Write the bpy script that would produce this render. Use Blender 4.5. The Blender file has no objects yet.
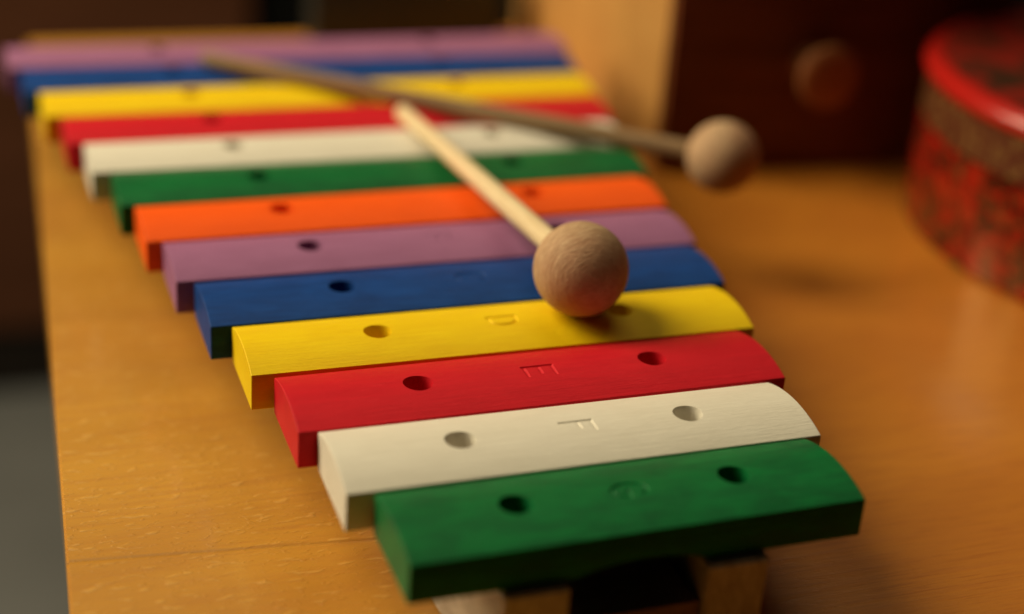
import bpy, bmesh, math, random
from mathutils import Vector, Matrix
random.seed(7)
S = 0.03            # one scene unit (a bar pitch) in metres
TZ = -1.3           # table top, in units, relative to the bar shoulders
TABLE_H = 0.74
def W(x, y, z):     # units -> world metres (table top at TABLE_H)
    return Vector((x * S, y * S, (z - TZ) * S + TABLE_H))
sc = bpy.context.scene
C = sc.collection

# ------------------------------------------------------------------ materials
def new_mat(name):
    m = bpy.data.materials.new(name); m.use_nodes = True
    nt = m.node_tree
    b = nt.nodes['Principled BSDF']
    return m, nt, b
def N(nt, t, **kw):
    n = nt.nodes.new(t)
    for k, v in kw.items():
        if k.startswith('i_'): n.inputs[k[2:].replace('_', ' ')].default_value = v
        else: setattr(n, k, v)
    return n
def ramp(nt, fac, stops):
    r = nt.nodes.new('ShaderNodeValToRGB')
    e = r.color_ramp.elements
    while len(e) < len(stops): e.new(0.5)
    for k, (p, c) in enumerate(stops):
        e[k].position = p; e[k].color = (c, c, c, 1) if isinstance(c, (int, float)) else (*c, 1)
    nt.links.new(fac, r.inputs[0]); return r.outputs[0]
def mix(nt, fac, a, b, mode='MIX'):
    m = nt.nodes.new('ShaderNodeMix'); m.data_type = 'RGBA'; m.blend_type = mode
    for v, i in ((fac, 0), (a, 6), (b, 7)):
        if isinstance(v, (int, float)): m.inputs[i].default_value = v
        elif isinstance(v, tuple): m.inputs[i].default_value = (*v, 1)
        else: nt.links.new(v, m.inputs[i])
    return m.outputs[2]
def math_(nt, op, a, b=0.0):
    m = nt.nodes.new('ShaderNodeMath'); m.operation = op
    for v, i in ((a, 0), (b, 1)):
        if isinstance(v, (int, float)): m.inputs[i].default_value = v
        else: nt.links.new(v, m.inputs[i])
    return m.outputs[0]
def coords(nt, scale=(1, 1, 1), rot=(0, 0, 0), rand=True):
    tc = nt.nodes.new('ShaderNodeTexCoord'); mp = nt.nodes.new('ShaderNodeMapping')
    mp.inputs['Scale'].default_value = tuple(s / S for s in scale); mp.inputs['Rotation'].default_value = rot
    nt.links.new(tc.outputs['Object'], mp.inputs['Vector'])
    if rand:
        oi = nt.nodes.new('ShaderNodeObjectInfo')
        v = nt.nodes.new('ShaderNodeVectorMath'); v.operation = 'SCALE'; v.inputs[0].default_value = (37, 53, 71)
        nt.links.new(oi.outputs['Random'], v.inputs['Scale'])
        nt.links.new(v.outputs[0], mp.inputs['Location'])
    return mp.outputs[0]
def noise(nt, vec, scale=1, detail=4, rough=0.55, dist=0.0):
    n = N(nt, 'ShaderNodeTexNoise')
    n.inputs['Scale'].default_value = scale; n.inputs['Detail'].default_value = detail
    n.inputs['Roughness'].default_value = rough; n.inputs['Distortion'].default_value = dist
    nt.links.new(vec, n.inputs['Vector']); return n.outputs['Fac']
def bump(nt, b, h, strength, dist):
    n = nt.nodes.new('ShaderNodeBump'); n.inputs['Strength'].default_value = strength
    n.inputs['Distance'].default_value = dist * S
    nt.links.new(h, n.inputs['Height']); nt.links.new(n.outputs[0], b.inputs['Normal'])

def bar_paint(name, col, dark, mott=0.35, rough=0.5, wear=0.28):
    """stain-like paint on hardwood: fine grain along x, soft blotches"""
    m, nt, b = new_mat(name)
    g = noise(nt, coords(nt, (1.6, 26, 26)), 1, 5, 0.65, 0.3)
    f = noise(nt, coords(nt, (7, 90, 90)), 1, 3, 0.7)
    bl = noise(nt, coords(nt, (2.0, 4.5, 4.5)), 1, 4, 0.6, 0.4)
    c = mix(nt, math_(nt, 'MULTIPLY', ramp(nt, bl, [(0.32, 1.0), (0.66, 0.0)]), mott), col, dark)
    c = mix(nt, math_(nt, 'MULTIPLY', ramp(nt, g, [(0.35, 1.0), (0.62, 0.0)]), mott * 0.75), c, dark)
    c = mix(nt, math_(nt, 'MULTIPLY', ramp(nt, f, [(0.60, 0.0), (0.72, 1.0)]), mott * 0.6), c, dark)
    nt.links.new(c, b.inputs['Base Color'])
    b.inputs['Roughness'].default_value = rough
    b.inputs['Specular IOR Level'].default_value = 0.16
    # rubbed, thinner paint in fine pores and a few small knocks from the mallets
    pl = noise(nt, coords(nt, (9, 55, 55)), 1, 3, 0.75, 0.2)
    c = mix(nt, math_(nt, 'MULTIPLY', ramp(nt, pl, [(0.61, 0.0), (0.73, 1.0)]), wear), c, tuple(min(1, v * 1.25 + 0.05) for v in col))
    nt.links.new(c, b.inputs['Base Color'])
    kn = noise(nt, coords(nt, (4.5, 6, 6)), 1, 2, 0.5, 0.3)
    dent = ramp(nt, kn, [(0.24, 0.0), (0.33, 1.0)])
    h = math_(nt, 'ADD', math_(nt, 'MULTIPLY', g, 0.6), math_(nt, 'MULTIPLY', f, 0.6))
    h = math_(nt, 'ADD', h, math_(nt, 'MULTIPLY', dent, 0.16))
    bump(nt, b, h, 0.30, 0.034)
    return m

M = {}
M['green'] = bar_paint('green_paint', (0.003, 0.185, 0.042), (0.002, 0.084, 0.023), 0.85, 0.45)
M['white'] = bar_paint('white_paint', (0.78, 0.73, 0.63), (0.62, 0.56, 0.46), 0.25)
M['red'] = bar_paint('red_paint', (0.66, 0.010, 0.022), (0.46, 0.006, 0.014), 0.35)
M['yellow'] = bar_paint('yellow_paint', (0.92, 0.64, 0.004), (0.78, 0.46, 0.002), 0.35)
M['blue'] = bar_paint('blue_paint', (0.006, 0.068, 0.32), (0.004, 0.034, 0.17), 0.8)
M['purple'] = bar_paint('purple_paint', (0.36, 0.145, 0.29), (0.26, 0.095, 0.20), 0.4)
M['orange'] = bar_paint('orange_paint', (0.98, 0.115, 0.006), (0.78, 0.08, 0.004), 0.3)

def turned_wood(name, base, dark, pale, axis_scale=(3, 30, 30), rings=False):
    m, nt, b = new_mat(name)
    v = coords(nt, axis_scale)
    g = noise(nt, v, 1, 5, 0.65, 0.25)
    c = mix(nt, ramp(nt, g, [(0.34, 0.0), (0.66, 1.0)]), dark, base)
    v2 = coords(nt, tuple(s * 3.2 for s in axis_scale))
    f = noise(nt, v2, 1, 3, 0.7)
    c = mix(nt, ramp(nt, f, [(0.56, 0.0), (0.70, 0.75)]), c, pale)
    nt.links.new(c, b.inputs['Base Color'])
    b.inputs['Roughness'].default_value = 0.6; b.inputs['Specular IOR Level'].default_value = 0.25
    h = math_(nt, 'ADD', g, math_(nt, 'MULTIPLY', f, 0.7))
    bump(nt, b, h, 0.45, 0.025)
    return m
def ball_wood():
    m, nt, b = new_mat('turned_beech_ball')
    tc = nt.nodes.new('ShaderNodeTexCoord'); sx = nt.nodes.new('ShaderNodeSeparateXYZ'); nt.links.new(tc.outputs['Object'], sx.inputs[0])
    ang = math_(nt, 'ARCTAN2', sx.outputs[1], sx.outputs[0])
    def ring(k, zscale, warp):
        w = noise(nt, coords(nt, (2, 2, 2), (0, 0, 0), False), 1, 2, 0.5)
        cb = nt.nodes.new('ShaderNodeCombineXYZ')
        nt.links.new(math_(nt, 'MULTIPLY', math_(nt, 'COSINE', ang), k), cb.inputs[0])
        nt.links.new(math_(nt, 'MULTIPLY', math_(nt, 'SINE', ang), k), cb.inputs[1])
        z = math_(nt, 'ARCCOSINE', math_(nt, 'MULTIPLY', sx.outputs[2], 1 / (0.47 * S)))
        nt.links.new(math_(nt, 'ADD', math_(nt, 'MULTIPLY', z, zscale), math_(nt, 'MULTIPLY', w, warp)), cb.inputs[2])
        return cb.outputs[0]
    g = noise(nt, ring(2.2, 13, 5), 1, 4, 0.65)
    f = noise(nt, ring(7.0, 34, 6), 1, 3, 0.7)
    big = noise(nt, coords(nt, (1.6, 1.6, 4)), 1, 3, 0.5, 0.6)
    c = mix(nt, ramp(nt, g, [(0.36, 0.0), (0.62, 1.0)]), (0.38, 0.225, 0.12), (0.56, 0.375, 0.22))
    c = mix(nt, ramp(nt, f, [(0.54, 0.0), (0.70, 0.7)]), c, (0.74, 0.55, 0.37))
    c = mix(nt, ramp(nt, f, [(0.30, 0.7), (0.44, 0.0)]), c, (0.33, 0.19, 0.10))
    c = mix(nt, ramp(nt, big, [(0.40, 0.35), (0.60, 0.0)]), c, (0.46, 0.25, 0.14))
    # red bounce light from the bar, painted as a tint on the bead's front
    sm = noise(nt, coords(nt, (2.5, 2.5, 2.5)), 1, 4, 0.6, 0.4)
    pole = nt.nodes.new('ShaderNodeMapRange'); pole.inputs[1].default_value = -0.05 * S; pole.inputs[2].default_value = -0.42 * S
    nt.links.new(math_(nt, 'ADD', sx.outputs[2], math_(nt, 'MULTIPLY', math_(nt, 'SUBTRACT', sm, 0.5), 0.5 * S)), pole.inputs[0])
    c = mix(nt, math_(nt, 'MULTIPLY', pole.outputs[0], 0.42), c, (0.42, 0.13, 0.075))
    nt.links.new(c, b.inputs['Base Color'])
    b.inputs['Roughness'].default_value = 0.65; b.inputs['Specular IOR Level'].default_value = 0.2
    bump(nt, b, math_(nt, 'ADD', g, f), 0.5, 0.02)
    return m
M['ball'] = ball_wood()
M['stick'] = turned_wood('pale_dowel', (0.82, 0.66, 0.42), (0.68, 0.50, 0.28), (0.9, 0.75, 0.52), (34, 34, 2))
M['stick_shaded'] = turned_wood('shaded_dowel', (0.30, 0.19, 0.095), (0.22, 0.135, 0.065), (0.36, 0.24, 0.13), (34, 34, 2))  # darker copy of the pale dowel; the far stick's shade is in its colour
M['rail'] = turned_wood('pale_frame_wood', (0.66, 0.55, 0.42), (0.40, 0.30, 0.21), (0.74, 0.64, 0.50), (24, 1.5, 7))
M['end_board'] = turned_wood('brown_frame_wood', (0.36, 0.19, 0.10), (0.26, 0.13, 0.07), (0.40, 0.24, 0.14), (3, 26, 26))

def table_wood():
    m, nt, b = new_mat('varnished_table_wood')
    r = (0, 0, 0.104)
    wide = noise(nt, coords(nt, (0.10, 0.75, 0.75), r, False), 1, 4, 0.55, 0.5)
    grain = noise(nt, coords(nt, (0.9, 14, 14), r, False), 1, 6, 0.62, 0.35)
    fine = noise(nt, coords(nt, (4.0, 60, 60), r, False), 1, 3, 0.65)
    cloud = noise(nt, coords(nt, (0.55, 0.55, 0.55), r, False), 1, 3, 0.5)
    c = mix(nt, ramp(nt, wide, [(0.30, 0.0), (0.70, 1.0)]), (0.52, 0.235, 0.026), (0.63, 0.31, 0.038))
    c = mix(nt, ramp(nt, grain, [(0.34, 0.4), (0.54, 0.0)]), c, (0.47, 0.19, 0.034))
    c = mix(nt, ramp(nt, cloud, [(0.35, 0.32), (0.6, 0.0)]), c, (0.42, 0.17, 0.03))
    c = mix(nt, ramp(nt, fine, [(0.62, 0.0), (0.76, 0.40)]), c, (0.36, 0.13, 0.02))
    # flecks: short pale lens-shaped dashes of beech
    fl = noise(nt, coords(nt, (5.0, 15, 15), (0, 0, 0.05), False), 1, 1.5, 0.5, 0.25)
    flk = ramp(nt, fl, [(0.60, 0.0), (0.70, 1.0)])
    fl2 = noise(nt, coords(nt, (9, 24, 24), (0, 0, 0.2), False), 1, 2, 0.55, 0.6)
    flk2 = ramp(nt, fl2, [(0.58, 0.0), (0.68, 1.0)])
    tcx = nt.nodes.new('ShaderNodeTexCoord'); sxx = nt.nodes.new('ShaderNodeSeparateXYZ')
    nt.links.new(tcx.outputs['Object'], sxx.inputs[0])
    mr = nt.nodes.new('ShaderNodeMapRange'); mr.inputs[1].default_value = -0.5 * S; mr.inputs[2].default_value = 2.5 * S
    mr.inputs[3].default_value = 1.0; mr.inputs[4].default_value = 0.0
    nt.links.new(sxx.outputs[0], mr.inputs[0]); left = mr.outputs[0]       # quarter-sawn boards show flecks on the left only
    right = math_(nt, 'SUBTRACT', 1.0, left)
    flk = math_(nt, 'MULTIPLY', flk, math_(nt, 'ADD', math_(nt, 'MULTIPLY', left, 0.9), 0.1))
    flk2 = math_(nt, 'MULTIPLY', flk2, math_(nt, 'ADD', math_(nt, 'MULTIPLY', left, 0.8), 0.2))
    c = mix(nt, math_(nt, 'MULTIPLY', flk, 0.30), c, (0.84, 0.50, 0.13))
    pore = noise(nt, coords(nt, (1.6, 32, 32), (0, 0, 0.07), False), 1, 4, 0.65, 0.3)
    c = mix(nt, math_(nt, 'MULTIPLY', math_(nt, 'MULTIPLY', ramp(nt, pore, [(0.52, 0.0), (0.66, 1.0)]), right), 0.4), c, (0.34, 0.115, 0.016))
    c = mix(nt, math_(nt, 'MULTIPLY', right, 0.55), c, mix(nt, 1.0, c, (1.34, 0.80, 0.50), 'MULTIPLY'))  # right side tinted redder: the light's hue shift is put into the colour
    # glue seams between the staves, running along the grain
    tc = nt.nodes.new('ShaderNodeTexCoord'); sx = nt.nodes.new('ShaderNodeSeparateXYZ')
    mp = nt.nodes.new('ShaderNodeMapping'); mp.inputs['Scale'].default_value = (1 / S,) * 3
    mp.inputs['Rotation'].default_value = r
    nt.links.new(tc.outputs['Object'], mp.inputs['Vector']); nt.links.new(mp.outputs[0], sx.inputs[0])
    yy = math_(nt, 'MULTIPLY', math_(nt, 'ADD', sx.outputs[1], SEAM), 1 / 9.0)
    fr = math_(nt, 'ABSOLUTE', math_(nt, 'SUBTRACT', math_(nt, 'FRACT', yy), 0.5))
    seam = math_(nt, 'MULTIPLY', ramp(nt, fr, [(0.0, 1.0), (0.0016, 0.8), (0.0034, 0.0)]), left)
    c = mix(nt, math_(nt, 'MULTIPLY', seam, 0.20), c, (0.16, 0.06, 0.014))
    wn = N(nt, 'ShaderNodeTexWhiteNoise'); wn.noise_dimensions = '1D'
    nt.links.new(math_(nt, 'FLOOR', math_(nt, 'ADD', yy, 0.0)), wn.inputs['W'])
    st = math_(nt, 'ADD', math_(nt, 'MULTIPLY', wn.outputs['Value'], 0.16), 0.90)
    hs = N(nt, 'ShaderNodeHueSaturation'); nt.links.new(c, hs.inputs['Color']); nt.links.new(st, hs.inputs['Value'])
    nt.links.new(hs.outputs[0], b.inputs['Base Color'])
    b.inputs['Roughness'].default_value = 0.45
    b.inputs['Specular IOR Level'].default_value = 0.4
    b.inputs['Coat Weight'].default_value = 0.8; b.inputs['Coat Roughness'].default_value = 0.15
    h = math_(nt, 'ADD', math_(nt, 'MULTIPLY', flk, 0.5), math_(nt, 'MULTIPLY', flk2, 0.35))
    h = math_(nt, 'ADD', h, math_(nt, 'MULTIPLY', grain, 0.5))
    h = math_(nt, 'SUBTRACT', h, math_(nt, 'MULTIPLY', seam, 1.0))
    bump(nt, b, h, 0.34, 0.040)
    return m
SEAM = 2.93
def simple_wood(name, a, bcol, rough, scale, spec=0.3):
    m, nt, b = new_mat(name)
    g = noise(nt, coords(nt, scale), 1, 5, 0.6, 0.4)
    nt.links.new(mix(nt, ramp(nt, g, [(0.35, 0.0), (0.65, 1.0)]), a, bcol), b.inputs['Base Color'])
    b.inputs['Roughness'].default_value = rough; b.inputs['Specular IOR Level'].default_value = spec
    bump(nt, b, g, 0.2, 0.03)
    return m

# ------------------------------------------------------------------ mesh helpers
def link_mesh(name, bm, mat, parent=None, loc=None, angle=35):
    bmesh.ops.recalc_face_normals(bm, faces=bm.faces)
    me = bpy.data.meshes.new(name); bm.to_mesh(me); bm.free()
    for p in me.polygons: p.use_smooth = True
    me.set_sharp_from_angle(angle=math.radians(angle))
    me.materials.append(mat)
    o = bpy.data.objects.new(name, me); C.objects.link(o)
    if parent: o.parent = parent
    if loc is not None: o.location = loc
    return o
def thing(name, label, cat, loc, rz=0, group=None):
    o = bpy.data.objects.new(name, None); C.objects.link(o)
    o.empty_display_size = 0.02
    o.location = loc; o.rotation_euler = (0, 0, rz)
    o['label'] = label; o['category'] = cat
    if group: o['group'] = group
    return o
def box(bm, x0, x1, y0, y1, z0, z1, bev=0.0, seg=2):
    r = bmesh.ops.create_cube(bm, size=1.0)
    for v in r['verts']:
        v.co = Vector((x0 + (v.co.x + .5) * (x1 - x0), y0 + (v.co.y + .5) * (y1 - y0), z0 + (v.co.z + .5) * (z1 - z0))) * S
    if bev:
        es = list({e for v in r['verts'] for e in v.link_edges})
        bmesh.ops.bevel(bm, geom=es, offset=bev * S, segments=seg, profile=0.6, affect='EDGES')
def lathe(bm, prof, n=96, cx=0, cy=0):
    rings = []
    for r, z in prof:
        if r < 1e-6: rings.append([bm.verts.new((cx * S, cy * S, z * S))])
        else: rings.append([bm.verts.new(((cx + r * math.cos(2 * math.pi * k / n)) * S, (cy + r * math.sin(2 * math.pi * k / n)) * S, z * S)) for k in range(n)])
    for a, b in zip(rings, rings[1:]):
        for k in range(n):
            j = (k + 1) % n
            if len(a) == 1 and len(b) == 1: continue
            if len(a) == 1: bm.faces.new((a[0], b[k], b[j]))
            elif len(b) == 1: bm.faces.new((a[k], a[j], b[0]))
            else: bm.faces.new((a[k], a[j], b[j], b[k]))
def ribbon(bm, pts, z0, z1, w_top, w_bot):
    """closed stroke solid along a 2D polyline; narrow at z0, wide at z1"""
    pts = [Vector((p[0], p[1], 0)) for p in pts]
    secs = []
    for i, p in enumerate(pts):
        a = pts[max(i - 1, 0)]; b = pts[min(i + 1, len(pts) - 1)]
        t = (b - a).normalized(); n = Vector((-t.y, t.x, 0))
        ext = (w_top - w_bot) * 0.5
        row = []
        for (w, z, e) in ((w_bot, z0, 0.0), (w_top, z1, ext)):
            q = p.copy()
            if i == 0: q -= t * e
            if i == len(pts) - 1: q += t * e
            row.append([bm.verts.new(((q + n * s * w * 0.5) + Vector((0, 0, z))) * S) for s in (1, -1)])
        secs.append((row[0][0], row[0][1], row[1][1], row[1][0]))
    for a, b in zip(secs, secs[1:]):
        for k in range(4):
            j = (k + 1) % 4
            bm.faces.new((a[k], a[j], b[j], b[k]))
    bm.faces.new(secs[0][::-1]); bm.faces.new(secs[-1])

# ------------------------------------------------------------------ xylophone
W_BAR, H_BAR, DOME = 0.958, 0.338, 0.086
L0, LK = 3.713, 0.3543
JIT = [(0.010, 0.010, 0.007, -0.015), (-0.018, -0.001, 0.0, -0.003), (0.001, -0.012, 0.005, 0.0), (0.006, -0.006, -0.003, 0.026),
       (0.005, -0.006, 0.0, 0.045), (-0.003, -0.001, -0.003, 0.0), (-0.015, 0.020, 0.004, -0.031), (0.015, 0.015, 0.003, -0.046),
       (0.007, 0.019, -0.002, -0.014), (0.014, 0.001, 0.003, 0.002), (0.0, -0.012, -0.001, -0.01), (-0.017, 0.002, 0.005, -0.056), (0.016, -0.005, 0.001, -0.033)]
COL = ['green', 'white', 'red', 'yellow', 'blue', 'purple', 'orange', 'green', 'white', 'red', 'yellow', 'blue', 'purple']
def arc(cu, cv, ru, rv, a0, a1, n=14):
    return [(cu + ru * math.cos(math.radians(a0 + (a1 - a0) * k / n)), cv + rv * math.sin(math.radians(a0 + (a1 - a0) * k / n))) for k in range(n + 1)]
# strokes in letter space: u to the right 0..0.22, v up 0..0.32
LET = {
 'F': [[(0, 0), (0, .32)], [(.0, .305), (.20, .305)], [(.0, .17), (.14, .17)]],
 'E': [[(0, 0), (0, .32)], [(.0, .305), (.22, .305)], [(.0, .165), (.17, .165)], [(.0, .015), (.22, .015)]],
 'D': [[(0, 0), (0, .32)], [(0, .305), (.10, .305)] + arc(.10, .16, .11, .145, 90, -90)[1:] + [(0, .015)]],
 'C': [arc(.12, .16, .12, .16, 40, 320, 22)],
 'G': [arc(.12, .16, .12, .16, 40, 345, 24), [(.12, .14), (.24, .14)]],
 'B': [[(0, 0), (0, .32)], [(0, .305), (.09, .305)] + arc(.09, .24, .085, .065, 90, -90, 8)[1:] + [(0, .175)],
       [(0, .165), (.10, .165)] + arc(.10, .09, .10, .075, 90, -90, 8)[1:] + [(0, .015)]],
 'A': [[(0, 0), (.11, .32), (.22, 0)], [(.04, .11), (.18, .11)]],
}
def tmp_obj(bm):
    bmesh.ops.recalc_face_normals(bm, faces=bm.faces)
    me = bpy.data.meshes.new('tmp'); bm.to_mesh(me); bm.free()
    o = bpy.data.objects.new('tmp', me); C.objects.link(o); return o
def carve(bm, cutters):
    base = tmp_obj(bm); tmp = [base]
    for cb, self_ in cutters:
        c = tmp_obj(cb); tmp.append(c)
        md = base.modifiers.new('cut', 'BOOLEAN'); md.operation = 'DIFFERENCE'; md.solver = 'EXACT'
        md.use_self = self_; md.object = c
    bpy.context.view_layer.update()
    dg = bpy.context.evaluated_depsgraph_get()
    me = bpy.data.meshes.new_from_object(base.evaluated_get(dg))
    out = bmesh.new(); out.from_mesh(me)
    bpy.data.meshes.remove(me)
    for o in tmp:
        d = o.data; bpy.data.objects.remove(o); bpy.data.meshes.remove(d)
    return out
def bar_bm(L, letter):
    bm = bmesh.new()
    w, h, n = W_BAR / 2, H_BAR, 26
    R = (w * w + DOME * DOME) / (2 * DOME)
    e = 0.010                                    # eased corner
    prof = [(-w, -h + e), (-w, -e)]
    for k in range(n + 1):
        y = -w + e * .6 + (2 * w - 1.2 * e) * k / n
        prof.append((y, DOME - R + math.sqrt(R * R - y * y)))
    prof += [(w, -e), (w, -h + e), (w - e, -h), (-w + e, -h)]
    xs = [(-L / 2, 0.992), (-L / 2 + 0.006, 1.0), (L / 2 - 0.006, 1.0), (L / 2, 0.992)]
    cz = -h / 2
    secs = [[bm.verts.new((x * S, y * s * S, (cz + (z - cz) * (1 if s == 1 else .98)) * S)) for y, z in prof] for x, s in xs]
    m = len(prof)
    for a, b in zip(secs, secs[1:]):
        for k in range(m):
            j = (k + 1) % m
            bm.faces.new((a[k], a[j], b[j], b[k]))
    bm.faces.new(secs[0]); bm.faces.new(secs[-1][::-1])
    cut = []
    for s in (-1, 1):
        hb = bmesh.new()
        lathe(hb, [(0, -.5), (.128, -.5), (.128, .072), (.133, .095), (.136, .2), (0, .2)], 40, s * 0.246 * L + .006, -.012)
        cut.append((hb, False))
    tb = bmesh.new()                              # tuning arch under the bar
    ra, half = 0.10, 0.16 * L
    rr = (half * half + ra * ra) / (2 * ra)
    pts = [(rr * math.sin(t), -h + ra - rr + rr * math.cos(t)) for t in [math.asin(half * 1.15 / rr) * (k / 14 - 1) for k in range(29)]]
    pts += [(pts[-1][0], -h - .6), (pts[0][0], -h - .6)]
    f0 = [tb.verts.new((x * S, -.7 * S, z * S)) for x, z in pts]; f1 = [tb.verts.new((x * S, .7 * S, z * S)) for x, z in pts]
    for k in range(len(pts)):
        j = (k + 1) % len(pts); tb.faces.new((f0[k], f0[j], f1[j], f1[k]))
    tb.faces.new(f0[::-1]); tb.faces.new(f1)
    cut.append((tb, False))
    if letter:
        lb = bmesh.new()
        for i, st in enumerate(LET[letter]):
            ribbon(lb, [(v * .9 - .125, .06 - u * .75) for u, v in st], DOME - {'G': .016, 'C': .014, 'B': .009, 'A': .006}.get(letter, .0145) - .0009 * i, DOME + .023 + .0011 * i, 0.085, 0.012)
        cut.append((lb, True))
    out = carve(bm, cut)
    return out

xyl = thing('xylophone', 'child\'s wooden xylophone with thirteen brightly painted bars on a pale wood frame', 'xylophone', W(0, 6, TZ))
BASE = Vector((0, 6, TZ))
def LX(x, y, z): return (Vector((x, y, z)) - BASE) * S
LETTERS = ['G', 'F', 'E', 'D', 'C', 'B', 'A'] + [None] * 6
for i in range(13):
    dx, dy, a, dL = JIT[i]
    bm = bar_bm(L0 + LK * i + dL + (.035 if i < 6 else 0), LETTERS[i])
    o = link_mesh('bar', bm, M[COL[i]], xyl, LX(dx, i + dy, 0), 30)
    o.rotation_euler = (0, 0, a)
    o['label'] = (COL[i] + ' painted bar stamped with the letter ' + LETTERS[i]) if LETTERS[i] else 'blurred ' + COL[i] + ' painted bar toward the far end'
# two converging rails under the hole lines, on a cross board at each end
def rail_bm(s):
    bm = bmesh.new()
    y0, y1 = -0.56, 12.5
    def xc(y): return s * (0.925 + 0.0872 * (y + .05)) if s < 0 else (0.77 + 0.098 * (y + .56))
    hw = .262
    vs = []
    for y in (y0, y1):
        for z in (TZ + .002, -.345):
            for d in (-hw, hw): vs.append(bm.verts.new(LX(xc(y) + d, y, z)))
    for q in ((0, 1, 3, 2), (4, 6, 7, 5), (0, 4, 5, 1), (2, 3, 7, 6), (0, 2, 6, 4), (1, 5, 7, 3)): bm.faces.new([vs[k] for k in q])
    bmesh.ops.bevel(bm, geom=list(bm.edges), offset=.018 * S, segments=2, affect='EDGES')
    return bm
for s in (-1, 1): link_mesh('rail', rail_bm(s), M['rail'], xyl)
for (ya, yb, xa, xb) in ((-.50, .2, -.66, .50), (11.7, 12.45, -1.72, 1.70)):
    bm = bmesh.new(); box(bm, xa, xb, ya - 6, yb - 6, 0.002, .60, .02)
    link_mesh('end_board', bm, M['end_board'], xyl)

# ------------------------------------------------------------------ mallets
def mallet(label, ball, r, end, sr0, sr1, stick_mat, tilt):
    b, e = Vector(ball), Vector(end)
    t = thing('mallet', label, 'mallet', W(*ball), 0, 'two wooden mallets lying on the xylophone')
    d = (e - b); L = d.length; d.normalize()
    q = Vector((0, 0, 1)).rotation_difference(d).to_euler()
    bm = bmesh.new()
    n = 40                                          # ball with a small flat bored face round the handle
    prof = [(0, -r)]
    for k in range(1, n):
        a = -math.pi / 2 + math.pi * k / n
        if r * math.sin(a) > r * 0.955: break
        prof.append((r * math.cos(a), r * math.sin(a)))
    zt = r * 0.955
    prof += [(math.sqrt(r * r - zt * zt), zt), (sr0 * 1.02, zt), (sr0 * 1.02, zt - .12), (0, zt - .12)]
    lathe(bm, prof, 72)
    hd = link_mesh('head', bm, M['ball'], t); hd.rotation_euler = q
    bm = bmesh.new()
    pr = [(0, zt - .10), (sr0, zt - .10)]
    for k in range(13):
        f = k / 12; pr.append((sr0 + (sr1 - sr0) * f, zt + (L - zt - .04) * f))
    pr += [(sr1 * .9, L - .012), (sr1 * .7, L), (0, L)]
    lathe(bm, pr, 28)
    hs = link_mesh('handle', bm, stick_mat, t); hs.rotation_euler = q
    return t
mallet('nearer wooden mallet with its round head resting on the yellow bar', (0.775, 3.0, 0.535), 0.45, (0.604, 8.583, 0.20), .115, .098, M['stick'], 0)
mallet('blurred farther mallet laid across the other, its head hanging past the bars', (3.996, 6.429, 0.21), 0.435, (-1.466, 11.052, 0.205), .115, .10, M['stick_shaded'], 0)

# ------------------------------------------------------------------ table
TR = -0.045
tab = thing('table', 'varnished orange wood table carrying the xylophone, chest and tin', 'table', (0, 0, 0))
M['table'] = table_wood()
bm = bmesh.new()
def tx(y): return -4.09 + 0.0415 * (y - 1.29)
pts = [(tx(-3.2), -3.2), (26, -4.4), (26, 17.0), (tx(17.25), 17.25)]
lo = [bm.verts.new(W(x, y, TZ - 1.0)) for x, y in pts]; hi = [bm.verts.new(W(x, y, TZ)) for x, y in pts]
bm.faces.new(lo[::-1]); bm.faces.new(hi)
for k in range(4):
    j = (k + 1) % 4; bm.faces.new((lo[k], lo[j], hi[j], hi[k]))
bmesh.ops.bevel(bm, geom=list(bm.edges), offset=.022 * S, segments=2, affect='EDGES')
link_mesh('tabletop', bm, M['table'], tab)
M['leg'] = simple_wood('table_leg_wood', (0.36, 0.15, 0.03), (0.5, 0.24, 0.05), 0.4, (6, 6, 1))
for x, y in ((-2.6, -1.8), (24.4, -2.6), (24.4, 15.8), (-1.8, 16.4)):
    bm = bmesh.new(); zt = (TABLE_H - 1.0 * S) / S
    box(bm, x - 1, x + 1, y - 1, y + 1, 0.0, zt - .002, .08)
    link_mesh('leg', bm, M['leg'], tab)

# ------------------------------------------------------------------ small drawer chest
M['chest_side'] = simple_wood('chest_side_wood', (0.44, 0.215, 0.058), (0.53, 0.28, 0.078), 0.5, (4, 1, .5))
M['chest_front'] = simple_wood('chest_front_wood', (0.12, 0.030, 0.010), (0.18, 0.048, 0.015), 0.5, (.6, 4, 5))
M['knob'] = turned_wood('knob_wood', (0.36, 0.13, 0.045), (0.28, 0.10, 0.034), (0.40, 0.15, 0.055), (6, 6, 6))
ch = thing('drawer_chest', 'small wooden chest with a dark drawer front and a round knob, behind the mallets', 'chest', W(7.68, 13.40, TZ), -0.06)
hx, hy, H = 2.68, 3.66, 7.2
bm = bmesh.new()
box(bm, -hx, -hx + .3, -hy, hy, .003, H, .03); box(bm, hx - .3, hx, -hy, hy, .003, H, .03)
box(bm, -hx + .302, hx - .302, -hy + .02, hy, .003, .3); box(bm, -hx + .302, hx - .302, -hy + .02, hy, H - .3, H - .004)
box(bm, -hx + .302, hx - .302, hy - .3, hy - .01, .302, H - .302); box(bm, -hx + .302, hx - .302, -hy + .02, hy - .302, 3.4, 3.6)
link_mesh('case', bm, M['chest_side'], ch)
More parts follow.
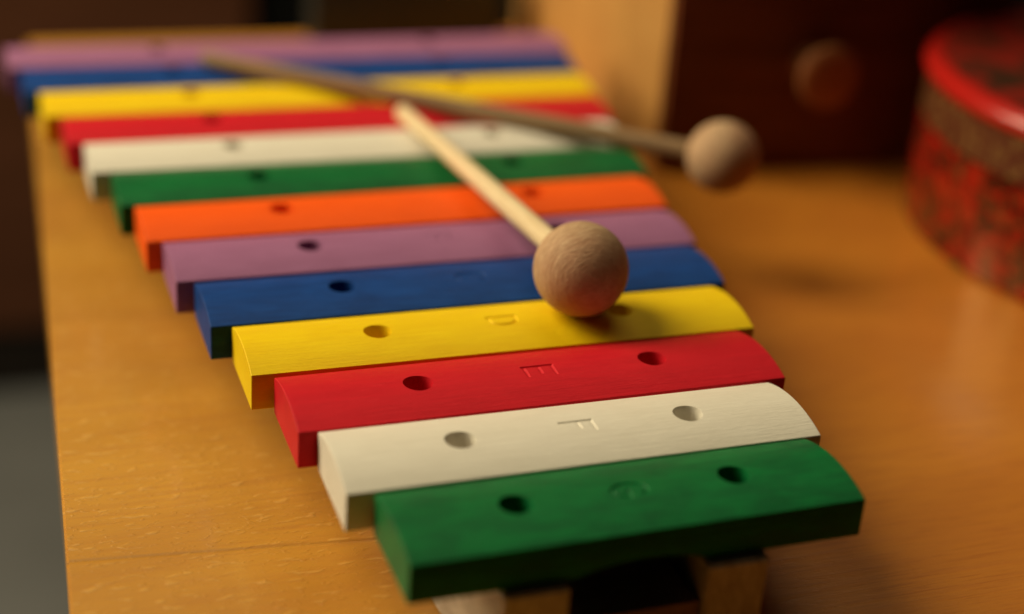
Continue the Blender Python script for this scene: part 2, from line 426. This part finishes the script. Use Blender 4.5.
for z0, z1 in ((.33, 3.37), (3.63, 6.86)):
    bm = bmesh.new(); box(bm, -hx + .03, hx - .03, -hy - .16, -hy - .004, z0 - .25, z1 + .12, .05)
    dr = link_mesh('drawer_front', bm, M['chest_front'], ch)
    bm = bmesh.new(); lathe(bm, [(0, 0), (.27, 0), (.21, .06), (.20, .20), (.27, .36), (.40, .50), (.455, .57), (.45, .63), (.41, .66), (.2, .675), (0, .68)], 48)
    k = link_mesh('knob', bm, M['knob'], dr, Vector((-.50, -hy - .16, 1.58 if z0 < 1 else 5.2)) * S); k.rotation_euler = (math.pi / 2, 0, 0)

# ------------------------------------------------------------------ red tin
def tin_mats():
    m, nt, b = new_mat('printed_tin_body')
    tc = nt.nodes.new('ShaderNodeTexCoord'); sx = nt.nodes.new('ShaderNodeSeparateXYZ'); nt.links.new(tc.outputs['Object'], sx.inputs[0])
    ang = math_(nt, 'ARCTAN2', sx.outputs[1], sx.outputs[0])
    cb = nt.nodes.new('ShaderNodeCombineXYZ')
    nt.links.new(math_(nt, 'MULTIPLY', ang, 3.7), cb.inputs[0]); nt.links.new(math_(nt, 'MULTIPLY', sx.outputs[2], 1 / S), cb.inputs[1])
    n1 = noise(nt, cb.outputs[0], 2.3, 4, 0.6, 1.2)
    n2 = noise(nt, cb.outputs[0], 7.0, 3, 0.6, 0.8)
    c = mix(nt, ramp(nt, n1, [(0.46, 0.0), (0.52, 0.95)]), (0.30, 0.010, 0.005), (0.030, 0.007, 0.004))
    c = mix(nt, ramp(nt, n2, [(0.55, 0.0), (0.60, 0.75)]), c, (0.34, 0.013, 0.006))
    c = mix(nt, ramp(nt, n2, [(0.38, 0.7), (0.44, 0.0)]), c, (0.16, 0.075, 0.02))
    nt.links.new(c, b.inputs['Base Color'])
    b.inputs['Roughness'].default_value = 0.12; b.inputs['Specular IOR Level'].default_value = 0.7; b.inputs['IOR'].default_value = 1.5
    b.inputs['Specular Tint'].default_value = (1.0, 0.55, 0.14, 1)
    m2, nt, b = new_mat('printed_tin_gold_band')
    w = N(nt, 'ShaderNodeTexVoronoi'); w.inputs['Scale'].default_value = 6.5
    nt.links.new(coords(nt, (1, 1, 1), (0, 0, 0), False), w.inputs['Vector'])
    nt.links.new(mix(nt, ramp(nt, w.outputs['Distance'], [(0.25, 0.0), (0.45, 1.0)]), (0.19, 0.10, 0.03), (0.10, 0.028, 0.012)), b.inputs['Base Color'])
    b.inputs['Roughness'].default_value = 0.3
    m3, nt, b = new_mat('red_tin_lacquer')
    n = noise(nt, coords(nt, (1, 1, 1)), 6, 2)
    nt.links.new(mix(nt, n, (0.42, 0.012, 0.008), (0.48, 0.015, 0.010)), b.inputs['Base Color'])
    b.inputs['Roughness'].default_value = 0.22; b.inputs['Specular IOR Level'].default_value = 0.6
    m4, nt, b = new_mat('printed_tin_lid_top')
    n = noise(nt, coords(nt, (1, 1, 1)), 1.4, 4, 0.6, 0.6)
    nt.links.new(mix(nt, ramp(nt, n, [(0.42, 0.0), (0.56, 1.0)]), (0.045, 0.018, 0.009), (0.20, 0.014, 0.008)), b.inputs['Base Color'])
    b.inputs['Roughness'].default_value = 0.6; b.inputs['Specular IOR Level'].default_value = 0.05
    return m, m2, m3, m4
TB, TG, TRED, TTOP = tin_mats()
tin = thing('tin', 'round red printed tin with a glossy red lid rim at the table\'s right', 'tin', W(11.05, 6.05, TZ))
R = 3.79
bm = bmesh.new(); lathe(bm, [(0, .004), (R - .06, .004), (R, .06), (R, 1.42), (0, 1.42)], 160); link_mesh('body', bm, TB, tin)
lid_b = bmesh.new(); lathe(lid_b, [(0, 1.43), (R - .03, 1.43), (R, 1.46), (R, 1.97), (0, 1.97)], 160); lid = link_mesh('lid', lid_b, TG, tin)
bm = bmesh.new(); zt = 2.12
pr = [(R - .45, 1.98)] + [(R - .12 + .20 * math.cos(a), zt + .16 * math.sin(a)) for a in [math.radians(-90 + 15 * k) for k in range(19)]] + [(R - .45, 2.16)]
lathe(bm, pr, 160); link_mesh('rim', bm, TRED, lid)
bm = bmesh.new(); lathe(bm, [(0, 1.98), (R - .44, 1.98), (R - .14, 2.20), (R - .14, 2.285), (R - .24, 2.292), (0, 2.31)], 128); link_mesh('lid_panel', bm, TTOP, lid)

# ------------------------------------------------------------------ room behind, far out of focus
def structure(name, bm, mat):
    o = link_mesh(name, bm, mat); o['kind'] = 'structure'; return o
def plain(name, a, b_, rough, sc_=1.0):
    m, nt, b = new_mat(name)
    n = noise(nt, coords(nt, (1, 1, 1), (0, 0, 0), False), 0.15 * sc_, 5, 0.6)
    nt.links.new(mix(nt, ramp(nt, n, [(0.35, 0.0), (0.65, 1.0)]), a, b_), b.inputs['Base Color'])
    b.inputs['Roughness'].default_value = rough; return m
FZ = -TABLE_H / S + TZ                                # floor in units
def bx_w(bm, x0, x1, y0, y1, z0, z1, bev=0.0):        # units with z relative to the bars
    box(bm, x0, x1, y0, y1, z0 + (TABLE_H / S - TZ), z1 + (TABLE_H / S - TZ), bev)
bm = bmesh.new(); box(bm, -140, 140, -120, 120, -1.0, 0.0)
structure('floor', bm, plain('grey_floor', (0.18, 0.184, 0.184), (0.22, 0.225, 0.225), 0.5))
bm = bmesh.new(); box(bm, -140, 140, 78, 82, 0.0, 100)
structure('wall', bm, plain('dark_wall', (0.02, 0.014, 0.010), (0.028, 0.02, 0.014), 0.8))
sb = thing('sideboard', 'dark brown wooden sideboard blurred beyond the left end of the table', 'sideboard', W(-20, 50, FZ))
M['sideboard'] = simple_wood('dark_sideboard_wood', (0.12, 0.040, 0.016), (0.16, 0.055, 0.024), 0.6, (.15, 1, 1))
M['shaded_plinth'] = simple_wood('shaded_plinth_wood', (0.012, 0.008, 0.006), (0.02, 0.014, 0.01), 0.7, (.2, 1, 1))  # near-black: shade of the gap under the sideboard put into the colour
bm = bmesh.new(); box(bm, -40, 26.4, 0, 16, 3.1, 50, .1); link_mesh('case', bm, M['sideboard'], sb)
bm = bmesh.new(); box(bm, -40, 26.4, .4, 15, 0.003, 3.098); link_mesh('shaded_plinth', bm, M['shaded_plinth'], sb)
cb = thing('cabinet', 'black cabinet blurred in the background behind the far end of the xylophone', 'cabinet', W(20, 56, FZ))
M['black'] = plain('black_lacquer', (0.006, 0.007, 0.005), (0.012, 0.014, 0.010), 0.5, 3)
bm = bmesh.new(); box(bm, -12, 40, 0, 14, .003, 52, .1); link_mesh('case', bm, M['black'], cb)

bx = thing('box', 'low black box standing behind the far end of the xylophone beside the chest', 'box', W(3.0, 16.6, TZ), -0.05)
bm = bmesh.new(); box(bm, -1.75, 1.55, -.5, .5, .003, 1.1, .05); link_mesh('case', bm, M['black'], bx)
bm = bmesh.new(); box(bm, -1.78, 1.58, -.53, .53, 1.103, 1.42, .05); link_mesh('lid', bm, M['black'], bx)

# ------------------------------------------------------------------ light
def lamp(name, pos, target, size, power, col):
    l = bpy.data.lights.new(name, 'AREA'); l.shape = 'RECTANGLE'; l.size = size[0] * S; l.size_y = size[1] * S; l.energy = power; l.color = col
    o = bpy.data.objects.new(name, l); C.objects.link(o); o.location = pos
    o.rotation_euler = (target - pos).to_track_quat('-Z', 'Y').to_euler()
    return o
tgt = W(2, 5, -.5)
lamp('window_light', tgt + Vector((-.69, .375, .62)) * 42 * S, tgt, (21, 36), 22.5, (1.0, 0.86, 0.57))
lamp('overhead_fill', tgt + Vector((.18, .36, .915)) * 50 * S, tgt, (30, 30), 4.2, (1.0, 0.86, 0.58))  # added fill from above, lifts the shadows of bars and mallet heads
w = bpy.data.worlds.new('World'); sc.world = w; w.use_nodes = True
bg = w.node_tree.nodes['Background']; bg.inputs[0].default_value = (1.0, 0.72, 0.48, 1); bg.inputs[1].default_value = 0.005

# ------------------------------------------------------------------ camera
cam = bpy.data.cameras.new('camera'); co = bpy.data.objects.new('camera', cam); C.objects.link(co)
co.location = W(-4.57446, -9.13329, 6.41606); co.rotation_euler = (1.123914, -0.069612, -0.335373)
cam.sensor_width = 36; cam.lens = 1546.55 / 1024 * 36
cam.clip_start = 0.01; cam.clip_end = 50
cam.dof.use_dof = True; cam.dof.focus_distance = 13.4 * S; cam.dof.aperture_fstop = 3.7
cam.dof.aperture_blades = 0
sc.camera = co
sc.view_settings.view_transform = 'Standard'; sc.view_settings.look = 'None'; sc.view_settings.exposure = 0; sc.view_settings.gamma = 1
sc.render.engine = 'CYCLES'
sc.cycles.use_denoising = True
sc.cycles.max_bounces = 8; sc.cycles.sample_clamp_indirect = 4.0; sc.cycles.blur_glossy = 0.0
